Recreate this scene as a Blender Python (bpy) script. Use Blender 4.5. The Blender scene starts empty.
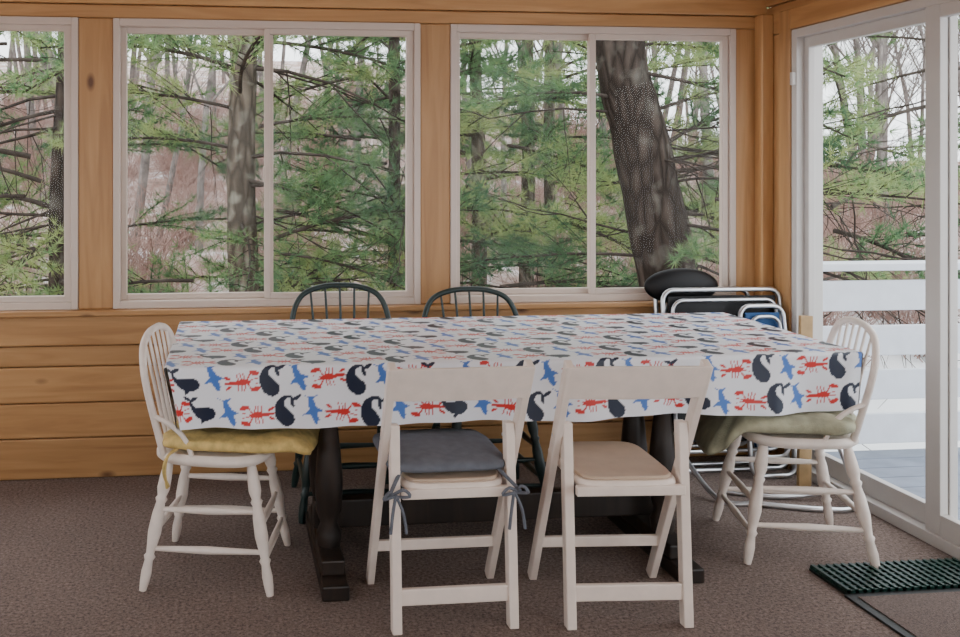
import bpy, math, random
import numpy as np
from mathutils import Vector, Matrix, noise
random.seed(11)
C = bpy.context.scene.collection
pi = math.pi

# ---------------------------------------------------------------- materials
def new_mat(name):
    m = bpy.data.materials.new(name); m.use_nodes = True
    nt = m.node_tree
    return m, nt, nt.nodes["Principled BSDF"]

def plain(name, col, rough=0.5, metal=0.0, var=0.08, vscale=12, bump=0.0, bscale=60, coat=0.0, spec=None):
    m, nt, b = new_mat(name)
    tc = nt.nodes.new("ShaderNodeTexCoord")
    n = nt.nodes.new("ShaderNodeTexNoise"); n.inputs["Scale"].default_value = vscale; n.inputs["Detail"].default_value = 4
    nt.links.new(tc.outputs["Object"], n.inputs["Vector"])
    r = nt.nodes.new("ShaderNodeValToRGB")
    r.color_ramp.elements[0].position = .3; r.color_ramp.elements[1].position = .7
    r.color_ramp.elements[0].color = (*[c*(1-var) for c in col], 1)
    r.color_ramp.elements[1].color = (*[min(1, c*(1+var)) for c in col], 1)
    nt.links.new(n.outputs["Fac"], r.inputs["Fac"])
    nt.links.new(r.outputs["Color"], b.inputs["Base Color"])
    b.inputs["Roughness"].default_value = rough
    b.inputs["Metallic"].default_value = metal
    if spec is not None: b.inputs["Specular IOR Level"].default_value = spec
    if bump:
        n2 = nt.nodes.new("ShaderNodeTexNoise"); n2.inputs["Scale"].default_value = bscale; n2.inputs["Detail"].default_value = 3
        nt.links.new(tc.outputs["Object"], n2.inputs["Vector"])
        bp = nt.nodes.new("ShaderNodeBump"); bp.inputs["Strength"].default_value = bump; bp.inputs["Distance"].default_value = .01
        nt.links.new(n2.outputs["Fac"], bp.inputs["Height"]); nt.links.new(bp.outputs["Normal"], b.inputs["Normal"])
    return m

def barkmat(name, dark, light):
    m, nt, b = new_mat(name)
    tc = nt.nodes.new("ShaderNodeTexCoord"); mp = nt.nodes.new("ShaderNodeMapping"); mp.inputs["Scale"].default_value = (16, 16, 4.5)
    nt.links.new(tc.outputs["Object"], mp.inputs["Vector"])
    nz = nt.nodes.new("ShaderNodeTexNoise"); nz.inputs["Scale"].default_value = 1.5; nz.inputs["Detail"].default_value = 6
    nt.links.new(mp.outputs[0], nz.inputs["Vector"])
    mxv = nt.nodes.new("ShaderNodeMixRGB"); mxv.inputs[0].default_value = .25
    nt.links.new(mp.outputs[0], mxv.inputs[1]); nt.links.new(nz.outputs["Color"], mxv.inputs[2])
    v = nt.nodes.new("ShaderNodeTexVoronoi"); v.feature = 'DISTANCE_TO_EDGE'; v.inputs["Scale"].default_value = 1.0
    nt.links.new(mxv.outputs[0], v.inputs["Vector"])
    r = nt.nodes.new("ShaderNodeValToRGB"); e = r.color_ramp.elements
    e[0].position = .0; e[0].color = (*[c*.35 for c in dark], 1); e[1].position = .35; e[1].color = (*dark, 1)
    nt.links.new(v.outputs["Distance"], r.inputs["Fac"])
    n = nt.nodes.new("ShaderNodeTexNoise"); n.inputs["Scale"].default_value = 7; n.inputs["Detail"].default_value = 6
    nt.links.new(tc.outputs["Object"], n.inputs["Vector"])
    r2 = nt.nodes.new("ShaderNodeValToRGB"); r2.color_ramp.elements[0].position = .54; r2.color_ramp.elements[1].position = .74
    nt.links.new(n.outputs["Fac"], r2.inputs["Fac"])
    mx = nt.nodes.new("ShaderNodeMixRGB"); mx.inputs["Color2"].default_value = (*light, 1)
    nt.links.new(r2.outputs[0], mx.inputs["Fac"]); nt.links.new(r.outputs[0], mx.inputs["Color1"])
    nt.links.new(mx.outputs[0], b.inputs["Base Color"]); b.inputs["Roughness"].default_value = 1; b.inputs["Specular IOR Level"].default_value = .1
    bp = nt.nodes.new("ShaderNodeBump"); bp.inputs["Strength"].default_value = 1; bp.inputs["Distance"].default_value = .05
    nt.links.new(v.outputs["Distance"], bp.inputs["Height"]); nt.links.new(bp.outputs["Normal"], b.inputs["Normal"])
    return m

def wood(name, dark, mid, light, grain='X', knots=True, rough=0.4, fine=9.0):
    m, nt, b = new_mat(name)
    tc = nt.nodes.new("ShaderNodeTexCoord"); geo = nt.nodes.new("ShaderNodeNewGeometry")
    mp = nt.nodes.new("ShaderNodeMapping")
    sc = [fine, fine, fine]; sc['XYZ'.index(grain)] = fine*.08
    mp.inputs["Scale"].default_value = sc
    add = nt.nodes.new("ShaderNodeVectorMath"); add.operation = 'ADD'
    sclr = nt.nodes.new("ShaderNodeMath"); sclr.operation = 'MULTIPLY'; sclr.inputs[1].default_value = 7.3
    nt.links.new(geo.outputs["Random Per Island"], sclr.inputs[0])
    nt.links.new(tc.outputs["Object"], add.inputs[0]); nt.links.new(sclr.outputs[0], add.inputs[1])
    nt.links.new(add.outputs[0], mp.inputs["Vector"])
    n = nt.nodes.new("ShaderNodeTexNoise"); n.inputs["Scale"].default_value = 2.2; n.inputs["Detail"].default_value = 6; n.inputs["Distortion"].default_value = .8
    nt.links.new(mp.outputs[0], n.inputs["Vector"])
    r = nt.nodes.new("ShaderNodeValToRGB")
    e = r.color_ramp.elements
    e[0].position = .28; e[0].color = (*dark, 1); e[1].position = .72; e[1].color = (*light, 1)
    q = e.new(.48); q.color = (*mid, 1)
    nt.links.new(n.outputs["Fac"], r.inputs["Fac"])
    last = r.outputs["Color"]
    if knots:
        mp2 = nt.nodes.new("ShaderNodeMapping"); s2 = [5.5]*3; s2['XYZ'.index(grain)] = 2.6
        mp2.inputs["Scale"].default_value = s2
        nt.links.new(add.outputs[0], mp2.inputs["Vector"])
        v = nt.nodes.new("ShaderNodeTexVoronoi"); v.inputs["Scale"].default_value = 1.0
        nt.links.new(mp2.outputs[0], v.inputs["Vector"])
        r2 = nt.nodes.new("ShaderNodeValToRGB")
        r2.color_ramp.elements[0].position = .05; r2.color_ramp.elements[0].color = (1, 1, 1, 1)
        r2.color_ramp.elements[1].position = .13; r2.color_ramp.elements[1].color = (0, 0, 0, 1)
        nt.links.new(v.outputs["Distance"], r2.inputs["Fac"])
        mx = nt.nodes.new("ShaderNodeMixRGB"); mx.inputs["Color2"].default_value = (dark[0]*.35, dark[1]*.28, dark[2]*.3, 1)
        nt.links.new(r2.outputs["Color"], mx.inputs["Fac"]); nt.links.new(last, mx.inputs["Color1"])
        last = mx.outputs["Color"]
    hs = nt.nodes.new("ShaderNodeHueSaturation")
    mr = nt.nodes.new("ShaderNodeMapRange"); mr.inputs["To Min"].default_value = .85; mr.inputs["To Max"].default_value = 1.12
    nt.links.new(geo.outputs["Random Per Island"], mr.inputs["Value"])
    nt.links.new(mr.outputs[0], hs.inputs["Value"]); nt.links.new(last, hs.inputs["Color"])
    nt.links.new(hs.outputs["Color"], b.inputs["Base Color"])
    b.inputs["Roughness"].default_value = rough
    bp = nt.nodes.new("ShaderNodeBump"); bp.inputs["Strength"].default_value = .10; bp.inputs["Distance"].default_value = .004
    nt.links.new(n.outputs["Fac"], bp.inputs["Height"]); nt.links.new(bp.outputs["Normal"], b.inputs["Normal"])
    return m

PD, PM, PL = (.36, .18, .066), (.46, .245, .096), (.55, .315, .135)
M_pineH = wood("pine_plank", PD, PM, PL, 'X')
M_pineV = wood("pine_post", PD, PM, PL, 'Z')
M_pineY = wood("pine_plank_side", PD, PM, PL, 'Y')
M_vinyl = plain("almond_vinyl", (.60, .50, .43), .35, var=.02)
M_doorv = plain("door_vinyl", (.56, .53, .50), .35, var=.02)
M_white = plain("white_paint", (.78, .67, .59), .35, var=.05, vscale=20, bump=.05)
M_whiteW = plain("windsor_white_paint", (.76, .67, .60), .35, var=.06, vscale=25)
M_foldseat = plain("tan_vinyl_seat", (.50, .38, .28), .5, var=.08)
M_green = plain("dark_green_paint", (.012, .028, .026), .35, var=.15)
M_trestle = wood("dark_trestle_wood", (.009, .006, .005), (.016, .010, .007), (.03, .018, .012), 'Z', False, .45)
M_blueC = plain("grey_blue_fabric", (.12, .13, .155), .9, var=.15, vscale=30, bump=.3, bscale=300)
M_yellow = plain("yellow_fabric", (.58, .42, .15), .9, var=.25, vscale=28, bump=.3, bscale=200)
M_beige = plain("sage_green_fabric", (.36, .35, .24), .9, var=.3, vscale=16, bump=.3, bscale=200)
M_tube = plain("aluminium_tube", (.62, .63, .65), .28, metal=.9, var=.03)
M_black = plain("black_vinyl", (.005, .005, .006), .5, var=.1, spec=.3)
M_blueF = plain("blue_sling", (.012, .07, .20), .7, var=.15)
M_cream = plain("cream_webbing", (.40, .26, .12), .7, var=.25)
M_rubber = plain("green_rubber", (.004, .030, .022), .4, var=.2)
M_rim = plain("mat_rim_rubber", (.012, .013, .013), .5, var=.2)
M_matc = plain("mat_pile", (.15, .11, .095), .95, var=.4, vscale=150, bump=.6, bscale=400)
M_deck = plain("deck_boards", (.20, .23, .29), .6, var=.15, vscale=8)
M_rail = plain("deck_rail_white", (.68, .72, .78), .5, var=.05)
M_bark = plain("branch_bark", (.055, .045, .038), 1, var=.5, vscale=9, spec=.1)
M_barkd = barkmat("pine_bark", (.075, .058, .048), (.11, .10, .085))
M_barkl = barkmat("pine_bark_lichen", (.17, .14, .11), (.28, .27, .22))
M_bark_haze = plain("hazed_bark", (.20, .175, .16), 1, var=.4, vscale=6, spec=.1)  # far-tree bark, distance haze painted in as a paler grey-brown
M_shrub = plain("undergrowth_twigs", (.34, .22, .185), 1, var=.3, vscale=3, spec=.1)

def carpet():
    m, nt, b = new_mat("carpet")
    tc = nt.nodes.new("ShaderNodeTexCoord")
    n = nt.nodes.new("ShaderNodeTexNoise"); n.inputs["Scale"].default_value = 85; n.inputs["Detail"].default_value = 5; n.inputs["Roughness"].default_value = .85
    n3 = nt.nodes.new("ShaderNodeTexNoise"); n3.inputs["Scale"].default_value = 2.5
    nt.links.new(tc.outputs["Object"], n.inputs["Vector"]); nt.links.new(tc.outputs["Object"], n3.inputs["Vector"])
    r = nt.nodes.new("ShaderNodeValToRGB"); e = r.color_ramp.elements
    e[0].position = .36; e[0].color = (.085, .064, .055, 1); e[1].position = .66; e[1].color = (.37, .285, .25, 1)
    nt.links.new(n.outputs["Fac"], r.inputs["Fac"])
    mx = nt.nodes.new("ShaderNodeMixRGB"); mx.blend_type = 'MULTIPLY'; mx.inputs[0].default_value = .25
    nt.links.new(r.outputs["Color"], mx.inputs[1]); nt.links.new(n3.outputs["Fac"], mx.inputs[2])
    nt.links.new(mx.outputs[0], b.inputs["Base Color"]); b.inputs["Roughness"].default_value = 1
    b.inputs["Specular IOR Level"].default_value = .1
    bp = nt.nodes.new("ShaderNodeBump"); bp.inputs["Strength"].default_value = .5; bp.inputs["Distance"].default_value = .008
    nt.links.new(n.outputs["Fac"], bp.inputs["Height"]); nt.links.new(bp.outputs["Normal"], b.inputs["Normal"])
    return m
M_carpet = carpet()

def glass():
    m, nt, b = new_mat("window_glass")
    out = nt.nodes["Material Output"]
    t = nt.nodes.new("ShaderNodeBsdfTransparent"); t.inputs[0].default_value = (.98, .985, .985, 1)
    g = nt.nodes.new("ShaderNodeBsdfGlossy"); g.inputs["Roughness"].default_value = .02
    mx = nt.nodes.new("ShaderNodeMixShader"); mx.inputs[0].default_value = .005
    nt.links.new(t.outputs[0], mx.inputs[1]); nt.links.new(g.outputs[0], mx.inputs[2])
    nt.links.new(mx.outputs[0], out.inputs[0])
    return m
M_glass = glass()

def needles():
    m, nt, b = new_mat("pine_needles")
    out = nt.nodes["Material Output"]
    oi = nt.nodes.new("ShaderNodeObjectInfo"); tc = nt.nodes.new("ShaderNodeTexCoord")
    n = nt.nodes.new("ShaderNodeTexNoise"); n.inputs["Scale"].default_value = 6
    nt.links.new(tc.outputs["Object"], n.inputs["Vector"])
    ad = nt.nodes.new("ShaderNodeMath"); ad.operation = 'ADD'
    ml = nt.nodes.new("ShaderNodeMath"); ml.operation = 'MULTIPLY_ADD'; ml.inputs[1].default_value = .5; ml.inputs[2].default_value = -.25
    nt.links.new(oi.outputs["Random"], ml.inputs[0]); nt.links.new(ml.outputs[0], ad.inputs[0]); nt.links.new(n.outputs["Fac"], ad.inputs[1])
    r = nt.nodes.new("ShaderNodeValToRGB"); e = r.color_ramp.elements
    e[0].position = .25; e[0].color = (.08, .15, .085, 1); e[1].position = .8; e[1].color = (.38, .45, .19, 1)
    q = e.new(.5); q.color = (.17, .28, .13, 1)
    nt.links.new(ad.outputs[0], r.inputs["Fac"])
    d = nt.nodes.new("ShaderNodeBsdfDiffuse"); tr = nt.nodes.new("ShaderNodeBsdfTranslucent")
    nt.links.new(r.outputs[0], d.inputs[0]); nt.links.new(r.outputs[0], tr.inputs[0])
    mx = nt.nodes.new("ShaderNodeMixShader"); mx.inputs[0].default_value = .4
    nt.links.new(d.outputs[0], mx.inputs[1]); nt.links.new(tr.outputs[0], mx.inputs[2]); nt.links.new(mx.outputs[0], out.inputs[0])
    return m
M_needle = needles()

def groundmat():
    m, nt, b = new_mat("forest_floor")
    tc = nt.nodes.new("ShaderNodeTexCoord")
    n = nt.nodes.new("ShaderNodeTexNoise"); n.inputs["Scale"].default_value = 1.6; n.inputs["Detail"].default_value = 8; n.inputs["Roughness"].default_value = .7
    nt.links.new(tc.outputs["Object"], n.inputs["Vector"])
    r = nt.nodes.new("ShaderNodeValToRGB"); e = r.color_ramp.elements
    e[0].position = .3; e[0].color = (.14, .10, .08, 1); e[1].position = .66; e[1].color = (.74, .74, .76, 1)
    q = e.new(.43); q.color = (.34, .23, .19, 1); q = e.new(.56); q.color = (.47, .38, .34, 1)
    nt.links.new(n.outputs["Fac"], r.inputs["Fac"])
    # snow lies in the clearing beside the deck
    sp = nt.nodes.new("ShaderNodeSeparateXYZ"); nt.links.new(tc.outputs["Object"], sp.inputs[0])
    m1 = nt.nodes.new("ShaderNodeMapRange"); m1.inputs["From Min"].default_value = 3.0; m1.inputs["From Max"].default_value = 4.6
    m2 = nt.nodes.new("ShaderNodeMapRange"); m2.inputs["From Min"].default_value = 15.0; m2.inputs["From Max"].default_value = 10.0
    nt.links.new(sp.outputs["X"], m1.inputs["Value"]); nt.links.new(sp.outputs["Y"], m2.inputs["Value"])
    mm = nt.nodes.new("ShaderNodeMath"); mm.operation = 'MULTIPLY'; nt.links.new(m1.outputs[0], mm.inputs[0]); nt.links.new(m2.outputs[0], mm.inputs[1])
    m3 = nt.nodes.new("ShaderNodeMath"); m3.operation = 'ADD'; nt.links.new(n.outputs["Fac"], m3.inputs[0]); nt.links.new(mm.outputs[0], m3.inputs[1])
    m4 = nt.nodes.new("ShaderNodeMapRange"); m4.inputs["From Min"].default_value = .9; m4.inputs["From Max"].default_value = 1.2
    nt.links.new(m3.outputs[0], m4.inputs["Value"])
    mx = nt.nodes.new("ShaderNodeMixRGB"); mx.inputs["Color2"].default_value = (.87, .88, .90, 1)
    nt.links.new(m4.outputs[0], mx.inputs["Fac"]); nt.links.new(r.outputs[0], mx.inputs["Color1"])
    nt.links.new(mx.outputs[0], b.inputs["Base Color"])
    b.inputs["Roughness"].default_value = 1
    return m
M_ground = groundmat()

def clothmat():
    m, nt, b = new_mat("printed_vinyl_cloth")
    a = nt.nodes.new("ShaderNodeAttribute"); a.attribute_name = "print_colour"
    nt.links.new(a.outputs["Color"], b.inputs["Base Color"])
    b.inputs["Roughness"].default_value = .36
    return m
M_cloth = clothmat()

# ---------------------------------------------------------------- mesh builder
def catmull(pts, sub=6):
    P = [np.array(p, float) for p in pts]
    P = [2*P[0]-P[1]] + P + [2*P[-1]-P[-2]]
    out = []
    for i in range(1, len(P)-2):
        for k in range(sub):
            t = k/sub
            out.append(.5*((2*P[i]) + (-P[i-1]+P[i+1])*t + (2*P[i-1]-5*P[i]+4*P[i+1]-P[i+2])*t*t + (-P[i-1]+3*P[i]-3*P[i+1]+P[i+2])*t**3))
    out.append(P[-2])
    return out

class MB:
    def __init__(s): s.v = []; s.f = []; s.m = []; s.sm = []; s.mats = []
    def mi(s, mat):
        if mat not in s.mats: s.mats.append(mat)
        return s.mats.index(mat)
    def add(s, vs, fs, mat, smooth=False):
        o = len(s.v); k = s.mi(mat)
        s.v += [tuple(v) for v in vs]
        for f in fs:
            s.f.append([i+o for i in f]); s.m.append(k); s.sm.append(smooth)
    def box(s, x0, x1, y0, y1, z0, z1, mat):
        vs = [(x, y, z) for z in (z0, z1) for y in (y0, y1) for x in (x0, x1)]
        s.add(vs, [(0, 2, 3, 1), (4, 5, 7, 6), (0, 1, 5, 4), (2, 6, 7, 3), (0, 4, 6, 2), (1, 3, 7, 5)], mat)
    def bar(s, p0, p1, w, t, mat, side=(1, 0, 0)):
        p0 = Vector(p0); p1 = Vector(p1); d = (p1-p0).normalized()
        sd = Vector(side); sd = (sd - d*sd.dot(d)).normalized(); n = d.cross(sd)
        vs = []
        for p in (p0, p1):
            for b in (-1, 1):
                for a in (-1, 1):
                    vs.append(p + sd*a*w/2 + n*b*t/2)
        s.add(vs, [(0, 2, 3, 1), (4, 5, 7, 6), (0, 1, 5, 4), (2, 6, 7, 3), (0, 4, 6, 2), (1, 3, 7, 5)], mat)
    def tube(s, pts, rad, mat, n=10, closed=False, smooth=True):
        P = [Vector(p) for p in pts]; L = len(P)
        if not hasattr(rad, '__len__'): rad = [rad]*L
        T = []
        for i in range(L):
            if closed: t = P[(i+1) % L]-P[i-1]
            else: t = P[min(i+1, L-1)]-P[max(i-1, 0)]
            T.append(t.normalized())
        up = Vector((0, 0, 1)) if abs(T[0].z) < .9 else Vector((1, 0, 0))
        nrm = (up - T[0]*up.dot(T[0])).normalized()
        vs = []
        for i in range(L):
            nrm = (nrm - T[i]*nrm.dot(T[i])).normalized(); bn = T[i].cross(nrm)
            for k in range(n):
                a = 2*pi*k/n
                vs.append(P[i] + (nrm*math.cos(a)+bn*math.sin(a))*rad[i])
        fs = []
        for i in range(L if closed else L-1):
            j = (i+1) % L
            for k in range(n):
                k2 = (k+1) % n
                fs.append((i*n+k, i*n+k2, j*n+k2, j*n+k))
        s.add(vs, fs, mat, smooth)
        if not closed:
            s.add(vs[:n], [tuple(range(n))[::-1]], mat); s.add(vs[-n:], [tuple(range(n))], mat)
    def rtube(s, p0, p1, prof, mat, n=10):
        p0 = Vector(p0); p1 = Vector(p1)
        s.tube([p0.lerp(p1, t) for t, r in prof], [r for t, r in prof], mat, n)
    def slab(s, outline, z0, z1, mat, rnd=.008):
        n = len(outline); cx = sum(p[0] for p in outline)/n; cy = sum(p[1] for p in outline)/n
        def ring(sc, z): return [(cx+(p[0]-cx)*sc, cy+(p[1]-cy)*sc, z) for p in outline]
        k = 1-rnd/.2
        rings = [ring(k, z0), ring(1, z0+rnd), ring(1, z1-rnd), ring(k, z1)]
        vs = sum(rings, [])
        fs = []
        for r in range(3):
            for i in range(n):
                j = (i+1) % n; fs.append((r*n+i, r*n+j, (r+1)*n+j, (r+1)*n+i))
        s.add(vs, fs, mat, True)
        s.add(rings[0], [tuple(range(n))[::-1]], mat); s.add(rings[3], [tuple(range(n))], mat)
    def pillow(s, cx, cy, cz, a, b, c, mat, e1=.6, e2=.4, n1=14, n2=40, tufts=(), wob=.0, droop=None):
        def sp(w, e): return math.copysign(abs(w)**e, w)
        vs = []
        for i in range(n1+1):
            ph = -pi/2+pi*i/n1
            for k in range(n2):
                th = 2*pi*k/n2
                x = a*sp(math.cos(ph), e1)*sp(math.cos(th), e2); y = b*sp(math.cos(ph), e1)*sp(math.sin(th), e2); z = c*sp(math.sin(ph), e1)
                if z > 0:
                    for (tx, ty) in tufts:
                        z -= c*.7*math.exp(-((x-tx)**2+(y-ty)**2)/.0012)
                rr = 1+wob*math.sin(th*7+1)+wob*.6*math.sin(th*13)
                if droop and y > droop[0]: z -= (y-droop[0])*droop[1]
                vs.append((cx+x*rr, cy+y*rr, cz+z+wob*.25*math.sin(x*60)*math.cos(y*50)*(1 if z > 0 else 0)))
        fs = []
        for i in range(n1):
            for k in range(n2):
                k2 = (k+1) % n2; fs.append((i*n2+k, i*n2+k2, (i+1)*n2+k2, (i+1)*n2+k))
        s.add(vs, fs, mat, True)
    def obj(s, name, loc=(0, 0, 0), rot=0, bevel=0, parent=None):
        me = bpy.data.meshes.new(name)
        me.from_pydata(s.v, [], s.f)
        for m in s.mats: me.materials.append(m)
        me.polygons.foreach_set("material_index", s.m)
        me.polygons.foreach_set("use_smooth", s.sm)
        me.update()
        o = bpy.data.objects.new(name, me); C.objects.link(o)
        o.location = loc; o.rotation_euler = (0, 0, rot)
        if bevel:
            b = o.modifiers.new("bevel", 'BEVEL'); b.width = bevel; b.segments = 2; b.limit_method = 'ANGLE'; b.angle_limit = math.radians(50)
        if parent: o.parent = parent
        return o

def empty(name, loc=(0, 0, 0)):
    e = bpy.data.objects.new(name, None); e.location = loc; e.empty_display_size = .2; C.objects.link(e); return e

# ---------------------------------------------------------------- room shell
W = 4.33; RX = 2.63; LX = -2.4; CZ = 2.45
b = MB(); b.box(LX-.1, RX+.12, -1.2, W+.14, -.1, 0, M_carpet); b.obj("floor")
b = MB()
for i in range(36):
    y0 = -1.2+i*.155
    b.box(LX-.1, RX+.12, y0, min(y0+.152, W+.14), CZ, CZ+.05, M_pineH)
b.obj("ceiling", bevel=.004)

b = MB()
for z0, z1 in ((0, .185), (.185, .345), (.345, .51), (.51, .605)):
    b.box(LX, RX, W, W+.14, z0+.002, z1-.002, M_pineH)
b.box(LX, RX, W-.012, W+.14, .607, .742, M_pineH)
WX = [(-2.11, -.683), (-.527, .899), (1.044, 2.473)]
posts = [(LX, -2.11), (-.683, -.527), (.899, 1.044), (2.473, RX)]
for a, c in posts: b.box(a, c, W, W+.14, .77, 2.098, M_pineV)
b.box(LX, RX, W, W+.14, 2.10, 2.16, M_pineH)
b.box(LX, RX, W-.015, W+.14, 2.163, 2.30, M_pineH)
b.box(LX, RX, W, W+.14, 2.303, CZ, M_pineH)
b.obj("wall_back", bevel=.006)
b = MB(); b.box(LX, RX, W-.045, W+.14, .743, .769, M_pineH); b.obj("trim_1", bevel=.006)

def window(x0, x1, z0, z1, name):
    b = MB(); ya, yb = W-.008, W+.08; f = .030
    xc = (x0+x1)/2
    b.box(x0, x0+f, ya, yb, z0, z1, M_vinyl); b.box(x1-f, x1, ya, yb, z0, z1, M_vinyl)
    b.box(x0+f, x1-f, ya, yb, z0, z0+f+.004, M_vinyl); b.box(x0+f, x1-f, ya, yb, z1-f-.004, z1, M_vinyl)
    for (a, c, y) in ((x0+f, xc+.02, W+.04), (xc-.024, x1-f, W+.008)):
        s = .027; za, zb = z0+f+.004, z1-f-.004
        b.box(a, a+s, y, y+.028, za, zb, M_vinyl); b.box(c-s-.008, c, y, y+.028, za, zb, M_vinyl)
        b.box(a+s, c-s, y, y+.028, za, za+s, M_vinyl); b.box(a+s, c-s, y, y+.028, zb-s, zb, M_vinyl)
        b.add([(a+s, y+.014, za+s), (c-s, y+.014, za+s), (c-s, y+.014, zb-s), (a+s, y+.014, zb-s)], [(0, 1, 2, 3)], M_glass)
    b.box(xc-.03, xc-.018, W-.006, W+.008, 1.35, 1.42, M_vinyl)
    b.obj(name, bevel=.003)
for i, (a, c) in enumerate(WX): window(a, c, .77, 2.098, "window_%d" % (i+1))

# right wall with sliding door
D0, D1 = 2.25, 4.10; DZ = 2.06
b = MB()
b.box(RX, RX+.13, D1, W+.14, 0, DZ, M_pineV)
for i in range(5):
    y1 = D0-.16*i; b.box(RX, RX+.13, y1-.158, y1, 0, DZ, M_pineV)
b.box(RX, RX+.13, D0-.8, W, DZ+.002, DZ+.14, M_pineY)
b.box(RX-.012, RX+.13, D0-.8, W-.015, DZ+.143, CZ, M_pineY)
b.obj("wall_right", bevel=.006)
b = MB()
b.box(RX-.02, RX-.001, D1+.002, D1+.09, 0.0, DZ+.10, M_pineV)
b.box(RX-.02, RX-.001, D0, D1, DZ+.002, DZ+.10, M_pineY)
b.box(RX-.06, RX-.001, W-.07, W-.001, 0.62, 2.16, M_pineV)
b.obj("trim_2", bevel=.005)
b = MB()
for z0, z1 in ((0, .2), (.2, .4), (.4, .6), (.6, .77)): b.box(LX-.12, LX, -1.2, W, z0+.002, z1-.002, M_pineY)
b.box(LX-.12, LX, -1.2, W, 2.1, CZ, M_pineY)
for y in (W-.2, 2.6, .9, -1.2): b.box(LX-.12, LX, y, y+.15, .77, 2.1, M_pineV)
b.obj("wall_left", bevel=.006)
# unseen wall behind the camera, added to cut light from that side
b = MB()
for z0, z1 in ((0, .25), (.25, .5), (.5, .77)): b.box(LX, RX, -1.34, -1.2, z0+.002, z1-.002, M_pineH)
b.box(LX, RX, -1.34, -1.2, 2.1, CZ, M_pineH)
for x in (LX, -.95, .75, RX-.45): b.box(x, x+.45, -1.34, -1.2, .77, 2.1, M_pineV)
b.obj("wall_front_light_cut", bevel=.006)

b = MB(); f = .04; xa, xb = RX-.012, RX+.12
b.box(xa, xb, D1-f, D1, 0, DZ, M_doorv); b.box(xa, xb, D0, D0+f, 0, DZ, M_doorv)
b.box(xa, xb, D0+f, D1-f, DZ-f, DZ, M_doorv); b.box(xa-.01, xb, D0+f, D1-f, 0, .045, M_doorv)
ym = 3.19
for (a, c, x) in ((ym-.01, D1-f, RX+.025), (D0+f, ym+.07, RX-.011)):
    s = .035 if x > RX+.02 else .075
    b.box(x, x+.033, a, a+s+.02, .045, DZ-f, M_doorv); b.box(x, x+.033, c-s, c, .045, DZ-f, M_doorv)
    b.box(x, x+.033, a+s, c-s, .045, .125, M_doorv); b.box(x, x+.033, a+s, c-s, DZ-f-.05, DZ-f, M_doorv)
    b.add([(x+.017, a+s, .125), (x+.017, c-s, .125), (x+.017, c-s, DZ-f-.05), (x+.017, a+s, DZ-f-.05)], [(0, 1, 2, 3)], M_glass)
b.box(RX-.03, RX-.012, D1-.035, D1-.015, 1.80, 1.86, M_doorv)
b.obj("door_1", bevel=.003)

# ---------------------------------------------------------------- tablecloth
X0, X1, Y0, Y1, TZ, DR = -.205, 2.25, 3.11, 4.045, .752, .215
step = .004
S = np.arange(X0-DR, X1+DR+1e-6, step); T = np.arange(Y0-DR, Y1+DR+1e-6, step)
ns, ntt = len(S), len(T)
SS, TT = np.meshgrid(S, T)
def fold(a, lo, hi, r=.012):
    e = np.where(a < lo, lo-a, np.where(a > hi, a-hi, 0)); sg = np.where(a < lo, -1, 1)
    q = np.clip(e/r, 0, pi/2)
    off = r*np.sin(q); z = r*(1-np.cos(q)) + np.maximum(e-r*pi/2, 0)
    pos = np.where(e > 0, np.where(a < lo, lo, hi)+sg*off, a)
    return pos, z, np.where(e > 0, sg, 0)
px, zx, sx = fold(SS, X0, X1); py, zy, sy = fold(TT, Y0, Y1)
dz = np.maximum(zx, zy); fr = dz/DR
tap = lambda v, lo, hi: np.clip((v-lo)/.15, 0, 1)*np.clip((hi-v)/.15, 0, 1)
py = py + sy*fr*(.013*np.sin(SS*11+.5)+.008*np.sin(SS*27))*tap(SS, X0, X1)
px = px + sx*fr*.010*np.sin(TT*16)*tap(TT, Y0, Y1)
px = px + .045*fr*np.exp(-np.clip(px-X0, 0, 9)/.12) - .02*fr*np.exp(-np.clip(X1-px, 0, 9)/.12)
pz = TZ - dz + (1-np.clip(fr*8, 0, 1))*(.0015*np.sin(SS*9)*np.sin(TT*7)) + fr*.006*np.sin(SS*8+TT*5)
V = np.stack([px, py, pz], -1).reshape(-1, 3)
# print
colr = np.zeros((ntt, ns, 4), np.float32); colr[...] = (.80, .815, .86, 1)
NAVY = (.008, .015, .038); BLUE = (.06, .17, .52); RED = (.58, .025, .02)
def ell(x, y, cx, cy, a, b_, rot=0):
    c, s_ = math.cos(rot), math.sin(rot); u = (x-cx)*c+(y-cy)*s_; v = -(x-cx)*s_+(y-cy)*c
    return (u/a)**2+(v/b_)**2 < 1
def cap(x, y, ax, ay, bx, by, r):
    dx, dy = bx-ax, by-ay; t = np.clip(((x-ax)*dx+(y-ay)*dy)/(dx*dx+dy*dy), 0, 1)
    return (x-ax-t*dx)**2+(y-ay-t*dy)**2 < r*r
def tri(x, y, a, b_, c):
    def e(p, q): return (x-p[0])*(q[1]-p[1])-(y-p[1])*(q[0]-p[0])
    e1, e2, e3 = e(a, b_), e(b_, c), e(c, a)
    return ((e1 > 0) & (e2 > 0) & (e3 > 0)) | ((e1 < 0) & (e2 < 0) & (e3 < 0))
def chain(x, y, pts):
    m = np.zeros_like(x, bool)
    for p in catmull(pts, 7): m |= (x-p[0])**2+(y-p[1])**2 < p[2]**2
    return m
def whale(x, y):       # sperm whale diving, big round head down, tail curling over
    m = chain(x, y, [(.04, -.26, .22), (-.06, -.16, .22), (-.14, .02, .17), (-.13, .20, .11), (-.02, .34, .065), (.13, .38, .045), (.22, .32, .035)])
    m |= ell(x, y, .36, .33, .15, .055, .5); m |= ell(x, y, .22, .19, .055, .14, .25)
    return m
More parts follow.
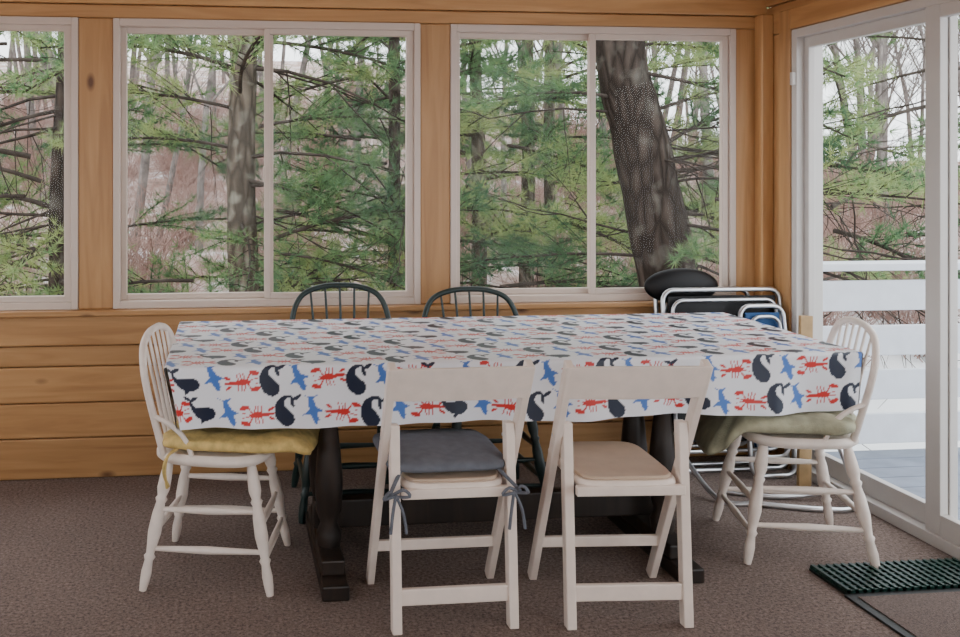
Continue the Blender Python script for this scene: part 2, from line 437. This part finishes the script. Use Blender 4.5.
def whale2(x, y):      # whale swimming, flukes raised
    m = chain(x, y, [(.26, -.10, .18), (.12, -.12, .22), (-.06, -.10, .18), (-.24, -.03, .10), (-.36, .10, .055), (-.40, .22, .04)])
    m |= ell(x, y, -.50, .32, .14, .055, 2.7); m |= ell(x, y, -.30, .32, .14, .055, .5); m |= ell(x, y, .02, -.32, .06, .12, -.5)
    return m
def shark(x, y):       # diving blue shark
    m = ell(x, y, 0, 0, .13, .48, .35)
    m |= tri(x, y, (-.05, .14), (.05, -.12), (-.36, -.20)); m |= tri(x, y, (.02, .16), (.12, -.08), (.36, .0))
    m |= tri(x, y, (-.12, .30), (-.2, .44), (.12, .54)); m |= tri(x, y, (-.18, .44), (-.08, .32), (-.40, .52))
    m |= tri(x, y, (.1, -.2), (.1, -.34), (.28, -.32))
    return m
def lobster(x, y):
    m = ell(x, y, .02, 0, .26, .095); m |= cap(x, y, -.2, 0, -.38, .0, .06)
    for a in (-.45, 0, .45): m |= ell(x, y, -.47, .16*a*2.2, .12, .045, pi-a)
    for s_ in (-1, 1):
        m |= cap(x, y, .16, .05*s_, .28, .24*s_, .025); m |= ell(x, y, .42, .26*s_, .17, .075, -.25*s_)
        m |= cap(x, y, .22, .03*s_, .5, .08*s_, .014)
        for k in (-.12, 0, .1): m |= cap(x, y, k, .06*s_, k-.05, .28*s_, .018)
    return m
cw, rh = .096, .108
rows = int((T[-1]-T[0])/rh)+2; cols = int((S[-1]-S[0])/cw)+2
rng = random.Random(5)
for j in range(rows):
    for i in range(cols):
        cx = S[0]+.03+(i+.5*(j % 2))*cw+rng.uniform(-.004, .004); cy = T[0]+.055+j*rh+rng.uniform(-.008, .008)
        k = (i+j) % 3
        fn, cc, sz = ((whale, NAVY, .116), (shark, BLUE, .096), (lobster, RED, .102))[k]
        if k == 0 and (i//3+j) % 3 == 1: fn = whale2; sz = .108
        flip = -1 if ((i//3+j) % 2 and k == 2) else 1
        i0, i1 = np.searchsorted(S, cx-.075), np.searchsorted(S, cx+.075); j0, j1 = np.searchsorted(T, cy-.075), np.searchsorted(T, cy+.075)
        if i1 <= i0 or j1 <= j0: continue
        lx = (SS[j0:j1, i0:i1]-cx)/sz*flip; ly = (TT[j0:j1, i0:i1]-cy)/sz
        r = rng.uniform(-.12, .12); c_, s_ = math.cos(r), math.sin(r)
        mk = fn(lx*c_+ly*s_, -lx*s_+ly*c_)
        colr[j0:j1, i0:i1][mk] = (*cc, 1)
idx = np.arange(ns*ntt).reshape(ntt, ns)
q = np.stack([idx[:-1, :-1], idx[:-1, 1:], idx[1:, 1:], idx[1:, :-1]], -1)
mx_ = (S[:-1]+step/2); my_ = (T[:-1]+step/2)
outx = (mx_ < X0) | (mx_ > X1); outy = (my_ < Y0) | (my_ > Y1)
keep = ~(outy[:, None] & outx[None, :])
F = q[keep].reshape(-1, 4)
me = bpy.data.meshes.new("tablecloth"); me.from_pydata(V.tolist(), [], F.tolist())
at = me.color_attributes.new("print_colour", 'FLOAT_COLOR', 'POINT'); at.data.foreach_set("color", colr.reshape(-1))
me.materials.append(M_cloth); me.polygons.foreach_set("use_smooth", [True]*len(F))
import bmesh
bm = bmesh.new(); bm.from_mesh(me); bmesh.ops.delete(bm, geom=[v for v in bm.verts if not v.link_faces], context='VERTS'); bm.to_mesh(me); bm.free()
o = bpy.data.objects.new("tablecloth", me); C.objects.link(o)

# ---------------------------------------------------------------- trestle table
b = MB()
b.box(-.14, 2.19, 3.145, 4.02, .71, .7495, M_trestle)
for x in (.345, 1.56):
    b.box(x-.045, x+.045, 3.0, 3.68, .0, .05, M_trestle)
    b.box(x-.04, x+.04, 3.08, 3.60, .05, .10, M_trestle)
    b.box(x-.045, x+.045, 3.17, 3.9, .66, .71, M_trestle)
    for y in (3.22, 3.46):
        b.rtube((x, y, .1), (x, y, .66), [(0, .04), (.08, .045), (.14, .03), (.22, .045), (.4, .05), (.6, .04), (.75, .03), (.85, .045), (1, .04)], M_trestle, 14)
    b.box(x-.02, x+.02, 3.2, 3.48, .2, .3, M_trestle)
b.box(.30, 1.60, 3.31, 3.37, .12, .22, M_trestle)
b.box(.345, 1.56, 3.33, 3.35, .63, .71, M_trestle)
b.obj("trestle_table", bevel=.006)

# ---------------------------------------------------------------- windsor chairs
def windsor(name, loc, rot, mat, top=.87, n_sp=7, hw=.205, brace=True, lean=.2):
    b = MB()
    out = []
    for k in range(40):
        th = 2*pi*k/40; c, s = math.cos(th), math.sin(th)
        x = .215*math.copysign(abs(c)**.62, c); y = .205*math.copysign(abs(s)**.62, s)
        x *= 1+.10*(y/.2)*.6
        out.append((x, y))
    b.slab(out, .415, .452, mat, .012)
    prof = [(0, .014), (.05, .017), (.14, .021), (.22, .022), (.28, .015), (.30, .021), (.33, .015), (.42, .021), (.56, .023), (.66, .017), (.72, .014), (.74, .020), (.77, .014), (.86, .018), (.93, .016), (1, .012)]
    feet = {}
    for sx_ in (-1, 1):
        for sy_ in (-1, 1):
            t_ = (sx_*.15, sy_*.14, .42); f_ = (sx_*.21, sy_*.215, 0.0)
            b.rtube(t_, f_, prof, mat, 12); feet[(sx_, sy_)] = (Vector(t_), Vector(f_))
    pr = [(0, .008), (.25, .011), (.5, .014), (.75, .011), (1, .008)]
    for sx_ in (-1, 1):
        for q in (.38, .68):
            b.rtube(feet[(sx_, -1)][0].lerp(feet[(sx_, -1)][1], q), feet[(sx_, 1)][0].lerp(feet[(sx_, 1)][1], q), pr, mat, 8)
    for sy_, q in ((1, .5), (1, .74), (-1, .56)):
        b.rtube(feet[(-1, sy_)][0].lerp(feet[(-1, sy_)][1], q), feet[(1, sy_)][0].lerp(feet[(1, sy_)][1], q), pr, mat, 8)
    def by(z): return -.155-lean*(z-.44)
    h = top-.44
    half = [(.165, .44), (.185, .44+.25*h), (hw, .44+.55*h), (hw*.97, .44+.75*h), (hw*.78, .44+.91*h), (hw*.4, .44+.985*h), (0, top)]
    pts = [(-x, by(z), z) for x, z in half]+[(x, by(z), z) for x, z in half[::-1][1:]]
    hp = catmull(pts, 6); b.tube(hp, .0125, mat, 10)
    for i in range(n_sp):
        t = (i+1)/(n_sp+1)*2-1
        xt = t*hw*.93; xb = t*.15
        zt = max(p[2] for p in hp if abs(p[0]-xt) < .03)
        b.rtube((xb, -.15, .44), (xt, by(zt), zt), [(0, .006), (.3, .008), (.6, .006), (1, .005)], mat, 8)
    if brace:
        for s in (-1, 1):
            p = catmull([(s*.195, by(.58), .58), (s*.203, -.125, .555), (s*.203, -.075, .51), (s*.195, -.05, .445)], 5)
            b.tube(p, .009, mat, 8)
    return b.obj(name, loc, rot)
windsor("windsor_chair", (-.035, 3.315, 0), -pi/2-.20, M_whiteW, .84, 6)
windsor("windsor_chair", (2.095, 3.285, 0), pi/2-.25, M_whiteW, .84, 6)
windsor("windsor_chair", (.495, 3.90, 0), pi, M_green, .885, 5, .215, False, .25)
windsor("windsor_chair", (1.09, 3.90, 0), pi, M_green, .86, 5, .215, False, .25)

def cushion(name, loc, rot, mat, a, bb, c, wob, ties=True, droop=None):
    b = MB()
    b.pillow(0, 0, c, a, bb, c, mat, .7, .45, 20, 64, [(x, y) for x in (-.08, .08) for y in (-.08, .08)], wob, droop)
    if ties:
        for s in (-1, 1):
            for dx in (0, .02):
                b.tube(catmull([(s*.17, -.18, .02), (s*(.20+dx), -.215, .0), (s*(.21+dx), -.225, -.05), (s*(.205-dx), -.22, -.11)], 4), .005, mat, 6)
    return b.obj(name, loc, rot)
cushion("chair_cushion", (0.05, 3.295, .4525), -pi/2-.20, M_yellow, .215, .265, .034, .02, True, (.2, .5))
cushion("chair_cushion", (2.02, 3.30, .4525), pi/2-.25, M_beige, .235, .26, .046, .035, False, (.15, 1.2))

# ---------------------------------------------------------------- folding chairs
def folding(name, loc, rot, seatmat):
    b = MB(); m = M_white
    H = .825
    def L(z): return -.44*z/H
    for s in (-1, 1):
        b.bar((s*.208, -.44, H), (s*.208, 0, 0.0), .024, .042, m)
        b.bar((s*.181, -.315, .62), (s*.181, -.36, 0.0), .03, .040, m)
        b.tube([(s*.165, -.30, .575), (s*.222, -.30, .575)], .006, M_tube, 8)
    N = 10
    for (za, zb) in ((.712, .818),):
        vs = []; fs = []
        for i in range(N+1):
            t = i/N*2-1; x = t*.222; bow = -.016*(1-t*t)
            zt = zb+.004*(1-t*t)
            for (z, d) in ((za, -.022), (za, -.002), (zt, -.002), (zt, -.022)):
                y = L(z)+bow+d
                vs.append((x, y, z))
        for i in range(N):
            for k in range(4):
                k2 = (k+1) % 4; fs.append((i*4+k, i*4+k2, (i+1)*4+k2, (i+1)*4+k))
        fs += [(3, 2, 1, 0), (N*4, N*4+1, N*4+2, N*4+3)]
        b.add(vs, fs, m)
    b.bar((-.168, -.375, .425), (.168, -.375, .425), .03, .024, m, (0, 0, 1))
    out = []
    for k in range(36):
        th = 2*pi*k/36; c, s = math.cos(th), math.sin(th)
        out.append((.190*math.copysign(abs(c)**.35, c), -.175+.205*math.copysign(abs(s)**.35, s)))
    b.slab([(x*.86, y) for x, y in out], .425, .452, m, .008)
    b.slab([(x*.80, -.175+(y+.175)*.93) for x, y in out], .4515, .462, seatmat, .005)
    b.bar((-.17, -.353, .105), (.17, -.353, .105), .05, .02, m, (0, 0, 1))
    b.bar((-.197, L(.155), .155), (.197, L(.155), .155), .035, .02, m, (0, 0, 1))
    return b.obj(name, loc, rot, bevel=.004)
folding("folding_chair", (.685, 3.14, 0), 0, M_foldseat)
folding("folding_chair", (1.245, 3.10, 0), math.radians(-4), M_foldseat)
b = MB()
b.pillow(0, 0, .028, .195, .20, .028, M_blueC, .75, .35, 14, 48, (), .006)
for s in (-1, 1):
    x = s*.181
    b.tube(catmull([(s*.15, -.17, .02), (s*.17, -.20, .0), (x+.02*s, -.25, -.03)], 4), .006, M_blueC, 6)
    for dx, dz_ in ((-.03, -.015), (.03, -.01)):
        b.tube(catmull([(x+.01*s, -.245, -.03), (x+dx*.7, -.265, dz_+.0), (x+dx*1.3, -.265, dz_-.02), (x+.01*s, -.248, -.035)], 4), .005, M_blueC, 6)
    for dx in (-.012, .02):
        b.tube(catmull([(x, -.25, -.03), (x+dx, -.265, -.08), (x+dx*1.5, -.262, -.14)], 4), .005, M_blueC, 6)
b.obj("seat_pad", (.675, 2.985, .4625), 0)

# ---------------------------------------------------------------- folded lawn chairs in the corner
def loop(x0, x1, z0, z1, ya, yb, r=.05):
    P = []
    def y(z): return ya+(yb-ya)*(z-z0)/(z1-z0)
    for cx, cz, a0 in ((x1-r, z1-r, 0), (x0+r, z1-r, 90), (x0+r, z0+r, 180), (x1-r, z0+r, 270)):
        for k in range(6):
            a = math.radians(a0+k*18); xx = cx+r*math.cos(a); zz = cz+r*math.sin(a); P.append((xx, y(zz), zz))
    return P
def lawn(name, x0, x1, zt, ya, yb, fab, head=False, leg=None, ftop=None):
    b = MB()
    b.tube(loop(x0, x1, .012, zt, ya, yb), .011, M_tube, 10, True)
    b.tube(loop(x0+.035, x1-.035, .10, zt-.045, ya+.0, yb-.03), .009, M_tube, 8, True)
    yy = lambda z: ya+(yb-ya)*z/zt
    ft = ftop or zt-.03
    b.bar(((x0+x1)/2, yy(.14), .14), ((x0+x1)/2, yy(ft), ft), x1-x0-.05, .012, fab)
    b.tube([(x0, yy(zt*.55), zt*.55), (x1, yy(zt*.55), zt*.55)], .009, M_tube, 8)
    if head:
        b.pillow((x0+x1)/2-.115, yb-.02, zt+.02, .185, .045, .085, M_black, 1, 1, 20, 36)
    if leg:
        b.tube(catmull(leg, 7), .0115, M_tube, 10)
    return b.obj(name)
lawn("folded_lawn_chair", 2.03, 2.50, .83, 4.19, 4.265, M_black, True)
lawn("folded_lawn_chair", 2.02, 2.60, .84, 4.10, 4.17, M_black, False,
     [(2.585, 4.10, .52), (2.60, 3.86, .36), (2.60, 3.66, .12), (2.56, 3.575, .02), (2.42, 3.575, .012), (2.2, 3.66, .012), (2.06, 3.72, .012), (2.02, 3.9, .10), (2.0, 4.08, .22)])
lawn("folded_lawn_chair", 2.36, 2.575, .77, 3.99, 4.10, M_blueF, False,
     [(2.55, 3.98, .45), (2.555, 3.86, .28), (2.545, 3.74, .07), (2.49, 3.71, .03), (2.3, 3.74, .012), (2.14, 3.82, .012)])
b = MB(); b.bar((2.54, 3.885, .0), (2.575, 3.925, .75), .06, .02, M_cream); b.obj("wooden_board", bevel=.003)

# ---------------------------------------------------------------- door mat: green scraper band + carpet insert
b = MB()
b.box(2.02, 2.58, 2.86, 3.06, 0, .008, M_rim)
for i in range(20):
    x = 2.024+i*.0282; b.box(x, x+.012, 2.862, 3.058, .008, .022, M_rubber)
for i in range(8):
    y = 2.862+i*.0268; b.box(2.022, 2.578, y, y+.009, .008, .018, M_rubber)
b.box(2.01, 2.6, 2.2, 2.858, 0, .008, M_rim); b.box(2.04, 2.57, 2.23, 2.83, .008, .012, M_matc)
b.obj("door_mat")

# ---------------------------------------------------------------- deck
b = MB()
for i in range(26):
    y = 1.0+i*.142; b.box(2.76, 6.6, y, y+.136, -.14, -.11, M_deck)
b.obj("deck_floor")
b = MB()
ry = 4.66
b.box(2.78, 6.6, ry-.07, ry+.07, .87, .91, M_rail)
for z in (.74, .50, .265, .03): b.box(2.78, 6.6, ry-.04, ry-.015, z-.085, z+.075, M_rail)
for x in (2.8, 4.75, 6.5): b.box(x, x+.09, ry-.015, ry+.07, -1.2, .87, M_rail)
b.obj("deck_railing", bevel=.004)

# ---------------------------------------------------------------- outdoors
def gz(x, y):
    k = max(0, min(1, 1-(x-9)/14))
    return -1.1 + max(0, y-10)*.20*(.35+.65*k) + .25*noise.noise(Vector((x*.25, y*.25, 0)))+.06*noise.noise(Vector((x*1.3, y*1.3, 3)))
b = MB(); vs = []; fs = []
nx, ny = 90, 80
for j in range(ny+1):
    y = 4.9+ (j/ny)**1.5*50
    for i in range(nx+1):
        x = -22+i/nx*75; vs.append((x, y, gz(x, y)))
for j in range(ny):
    for i in range(nx):
        a = j*(nx+1)+i; fs.append((a, a+1, a+nx+2, a+nx+1))
b.add(vs, fs, M_ground, True)
b.add([(-22, -20, -1.2), (53, -20, -1.2), (53, 4.95, -1.2), (-22, 4.95, -1.2)], [(0, 1, 2, 3)], M_ground)
b.obj("ground")

def branch_mesh(name, seed):
    R = random.Random(seed); b = MB()
    def cz(t): return .10*t-.16*t*t
    stem = [(t, .03*math.sin(t*4+seed), cz(t)) for t in np.linspace(0, 1, 9)]
    b.tube(stem, [.008*(1-.8*i/8)+.002 for i in range(9)], M_bark, 5)
    vs = []; fs = []
    def tuft(p, d, nn=11, ln=.06):
        d = d.normalized()
        for _ in range(nn):
            v = (d*R.uniform(.3, 1.1)+Vector((R.gauss(0, .5), R.gauss(0, .5), R.gauss(.15, .45)))).normalized()*ln*R.uniform(.7, 1.15)
            sd = v.cross(Vector((R.gauss(0, 1), R.gauss(0, 1), R.gauss(0, 1)))).normalized()*.0018
            o = len(vs); vs.extend([p-sd, p+sd, p+v]); fs.append((o, o+1, o+2))
    for i in range(3, 16):
        t = i/15.5
        base = Vector((t, .03*math.sin(t*4+seed), cz(t)))
        for s in (-1, 1):
            if R.random() < .15: continue
            ln = (.38*(1-t)+.10)*R.uniform(.5, 1.15); ang = R.uniform(.5, 1.0)*s
            d = Vector((math.cos(ang), math.sin(ang), R.uniform(-.25, .45)))
            b.tube([base, base+d*ln*.5+Vector((0, 0, .01)), base+d*ln], [.0035, .0025, .0015], M_bark, 3)
            k = max(2, int(ln/.045))
            for q in range(1, k+1):
                tuft(base+d*ln*q/k, d, 17)
                if R.random() < .45:
                    d2 = (d+Vector((R.gauss(0, .5), R.gauss(0, .5), R.uniform(-.1, .5)))).normalized(); tuft(base+d*ln*q/k+d2*.06, d2, 16)
        if t > .5: tuft(base, Vector((1, 0, .1)), 14)
    tuft(Vector((1, .03*math.sin(4+seed), -.06)), Vector((1, 0, 0)), 26)
    b.add(vs, fs, M_needle)
    o = b.obj(name); me = o.data; bpy.data.objects.remove(o); return me
BR = [branch_mesh("pine_branch_%d" % i, i+3) for i in range(4)]

def deadtwig(seed):
    R = random.Random(seed); b = MB()
    def rec(p, d, ln, r, lv):
        pts = [p]; 
        for k in range(4):
            d = (d+Vector((R.gauss(0, .14), R.gauss(0, .14), R.gauss(0, .1)))).normalized(); pts.append(pts[-1]+d*ln/4)
        b.tube(pts, [r*(1-.18*i) for i in range(5)], M_bark, 4)
        if lv > 0:
            for q in pts[1:]:
                d2 = (d+Vector((R.gauss(0, .6), R.gauss(0, .6), R.gauss(-.05, .4)))).normalized(); rec(q, d2, ln*.5, r*.5, lv-1)
    rec(Vector((0, 0, 0)), Vector((1, 0, 0)), 1, .009, 2)
    o = b.obj("tw"); me = o.data; bpy.data.objects.remove(o); return me
TW = [deadtwig(i) for i in range(3)]

def pine(x, y, r, pts, nb, zlo, zhi, lmin=1.3, lmax=2.4, seed=0, dead=6, bias=None, bark=None):
    R = random.Random(seed)
    e = empty("pine_tree", (x, y, gz(x, y)-.05)); z0 = gz(x, y)-.05
    path = catmull([(p[0]-x, p[1]-y, p[2]-z0) for p in pts], 8)
    n = len(path)
    b = MB(); b.tube(path, [r*(1.1-.5*i/n)*(1+.03*math.sin(i*1.7)) for i in range(n)], bark or M_barkd, 20); t = b.obj("trunk", parent=e)
    def at(z):
        z = z-z0
        for i in range(n-1):
            if path[i][2] <= z <= path[i+1][2]:
                f = (z-path[i][2])/(path[i+1][2]-path[i][2]); return path[i]*(1-f)+path[i+1]*f
        return path[-1]
    for k in range(nb+dead):
        z = zlo+(zhi-zlo)*(k+R.random())/nb if k < nb else R.uniform(zlo, zhi*.7)
        az = k*2.4+R.uniform(-.5, .5)
        if bias is not None and R.random() < .5: az = bias+R.gauss(0, .5)
        p = at(z)
        me = R.choice(BR) if k < nb else R.choice(TW)
        o = bpy.data.objects.new("branch", me); C.objects.link(o); o.parent = e
        s = R.uniform(lmin, lmax)*(1-.35*max(0, (z-2)/8)) if k < nb else R.uniform(.9, 1.7)
        off = Vector((math.cos(az), math.sin(az), 0))*(R.uniform(0, .5) if k < nb else 0)
        o.location = Vector(p)+off; o.scale = (s, s*R.uniform(.8, 1.1), s*R.uniform(.9, 1.4))
        o.rotation_euler = (R.uniform(-.3, .3), R.uniform(-.25, .32), az)
pine(.12, 8.0, .14, [(.10, 8, -1.3), (.13, 8, 0), (.10, 8, 1.5), (.14, 8, 3), (.1, 8, 7)], 27, -.1, 3.6, 1.2, 2.0, 1, 12, 0.0, M_barkl)
pine(3.5, 7.0, .25, [(3.62, 7, -1.4), (3.5, 7, .2), (3.22, 7, 1.6), (3.0, 7, 2.8), (2.9, 7.1, 7)], 26, .5, 3.6, 1.2, 1.9, 2, 14, .3)
pine(2.95, 10.8, .09, [(2.95, 10.8, -1.2), (2.95, 10.8, 1.5), (2.9, 10.8, 3), (2.9, 10.8, 7)], 26, 0, 4.2, 1.4, 2.4, 3, 5, None, M_barkl)
pine(3.9, 12, .10, [(3.9, 12, -1), (3.95, 12, 2), (3.85, 12, 7)], 20, 0, 4.6, 1.4, 2.3, 4, 5, None, M_barkl)
pine(4.5, 12.6, .09, [(4.5, 12.6, -1), (4.45, 12.6, 2), (4.5, 12.6, 7)], 14, 0, 4.6, 1.4, 2.3, 5, 5, None, M_barkl)
pine(-1.5, 8.5, .08, [(-1.5, 8.5, -1.3), (-1.52, 8.5, 1), (-1.45, 8.5, 3), (-1.5, 8.5, 7)], 28, -.4, 3.8, 1.2, 2.0, 6, 16, pi)
pine(1.7, 9.5, .07, [(1.7, 9.5, -1.3), (1.7, 9.5, 2), (1.7, 9.5, 7)], 32, -.4, 3.6, 1.3, 2.2, 7, 4)
pine(6.0, 9.0, .07, [(6.0, 9.0, -1.3), (6.0, 9, 2), (6.0, 9, 7)], 15, .2, 4.2, 1.3, 2.2, 8, 12)
pine(8.6, 10.5, .10, [(8.6, 10.5, -1.3), (8.6, 10.5, 2), (8.6, 10.5, 7)], 11, .6, 5.0, 1.5, 2.4, 9, 26)
pine(-3.2, 10, .12, [(-3.2, 10, -1.3), (-3.2, 10, 2), (-3.2, 10, 7)], 16, -.2, 4.4, 1.4, 2.4, 10, 6)

def bare(seed):
    R = random.Random(seed); b = MB()
    def rec(p, d, ln, r, lv):
        pts = [p]
        for k in range(5):
            d = (d+Vector((R.gauss(0, .07), R.gauss(0, .07), .03))).normalized(); pts.append(pts[-1]+d*ln/5)
        b.tube(pts, [r*(1-.14*i) for i in range(6)], M_bark_haze, 5)
        if lv > 0:
            for q in pts[(2 if lv == 3 else 1):]:
                for _ in range(2):
                    a = R.uniform(0, 2*pi); d2 = (d*.8+Vector((math.cos(a), math.sin(a), .3))*.7).normalized(); rec(q, d2, ln*R.uniform(.3, .5), r*.35, lv-1)
    rec(Vector((0, 0, -.3)), Vector((0, 0, 1)), 9, .10, 3)
    o = b.obj("bt"); me = o.data; bpy.data.objects.remove(o); return me
BT = [bare(i) for i in range(3)]
grove = empty("bare_tree_grove")
R = random.Random(21)
for i in range(130):
    y = R.uniform(15, 42); x = R.uniform(-.45, 1.05)*y
    o = bpy.data.objects.new("bare_tree", R.choice(BT)); C.objects.link(o); o.parent = grove
    s = R.uniform(.6, 1.2); o.location = (x, y, gz(x, y)); o.scale = (s, s, s); o.rotation_euler = (R.gauss(0, .05), R.gauss(0, .05), R.uniform(0, 6.28))
def shrub(seed):
    R = random.Random(seed); b = MB()
    for i in range(26):
        a = R.uniform(0, 6.28); d = Vector((math.cos(a)*.5, math.sin(a)*.5, 1)).normalized(); p = Vector((R.gauss(0, .12), R.gauss(0, .12), -.05)); pts = [p]
        ln = R.uniform(.6, 1.5)
        for k in range(5):
            d = (d+Vector((R.gauss(0, .2), R.gauss(0, .2), R.gauss(0, .1)))).normalized(); pts.append(pts[-1]+d*ln/5)
        b.tube(pts, [.007, .006, .005, .004, .003, .002], M_shrub, 3)
        for q in pts[1:]:
            for _ in range(2):
                d2 = (d+Vector((R.gauss(0, .7), R.gauss(0, .7), R.gauss(0, .4)))).normalized(); b.tube([q, q+d2*.2, q+d2*.38+Vector((0, 0, .03))], [.004, .003, .0015], M_shrub, 3)
    o = b.obj("sh"); me = o.data; bpy.data.objects.remove(o); return me
SH = [shrub(i) for i in range(3)]
ug = empty("undergrowth")
for i in range(300):
    y = 10.5+ (R.random()**1.2)*25; x = R.uniform(-.45, 1.0)*y
    o = bpy.data.objects.new("shrub", R.choice(SH)); C.objects.link(o); o.parent = ug
    s = R.uniform(.7, 1.5); o.location = (x, y, gz(x, y)); o.scale = (s, s, s*.9); o.rotation_euler = (0, 0, R.uniform(0, 6.28))

# ---------------------------------------------------------------- world + camera
w = bpy.data.worlds.new("overcast_sky"); bpy.context.scene.world = w; w.use_nodes = True
bg = w.node_tree.nodes["Background"]; bg.inputs[0].default_value = (.92, .96, 1, 1); bg.inputs[1].default_value = 4.0

cam = bpy.data.cameras.new("camera"); co = bpy.data.objects.new("camera", cam); C.objects.link(co)
co.location = (0, 0, 1.40); co.rotation_euler = (pi/2, 0, -math.radians(6.14))
cam.sensor_width = 36; cam.lens = 34.875; cam.shift_x = .157; cam.shift_y = -.1537; cam.clip_end = 500
bpy.context.scene.camera = co
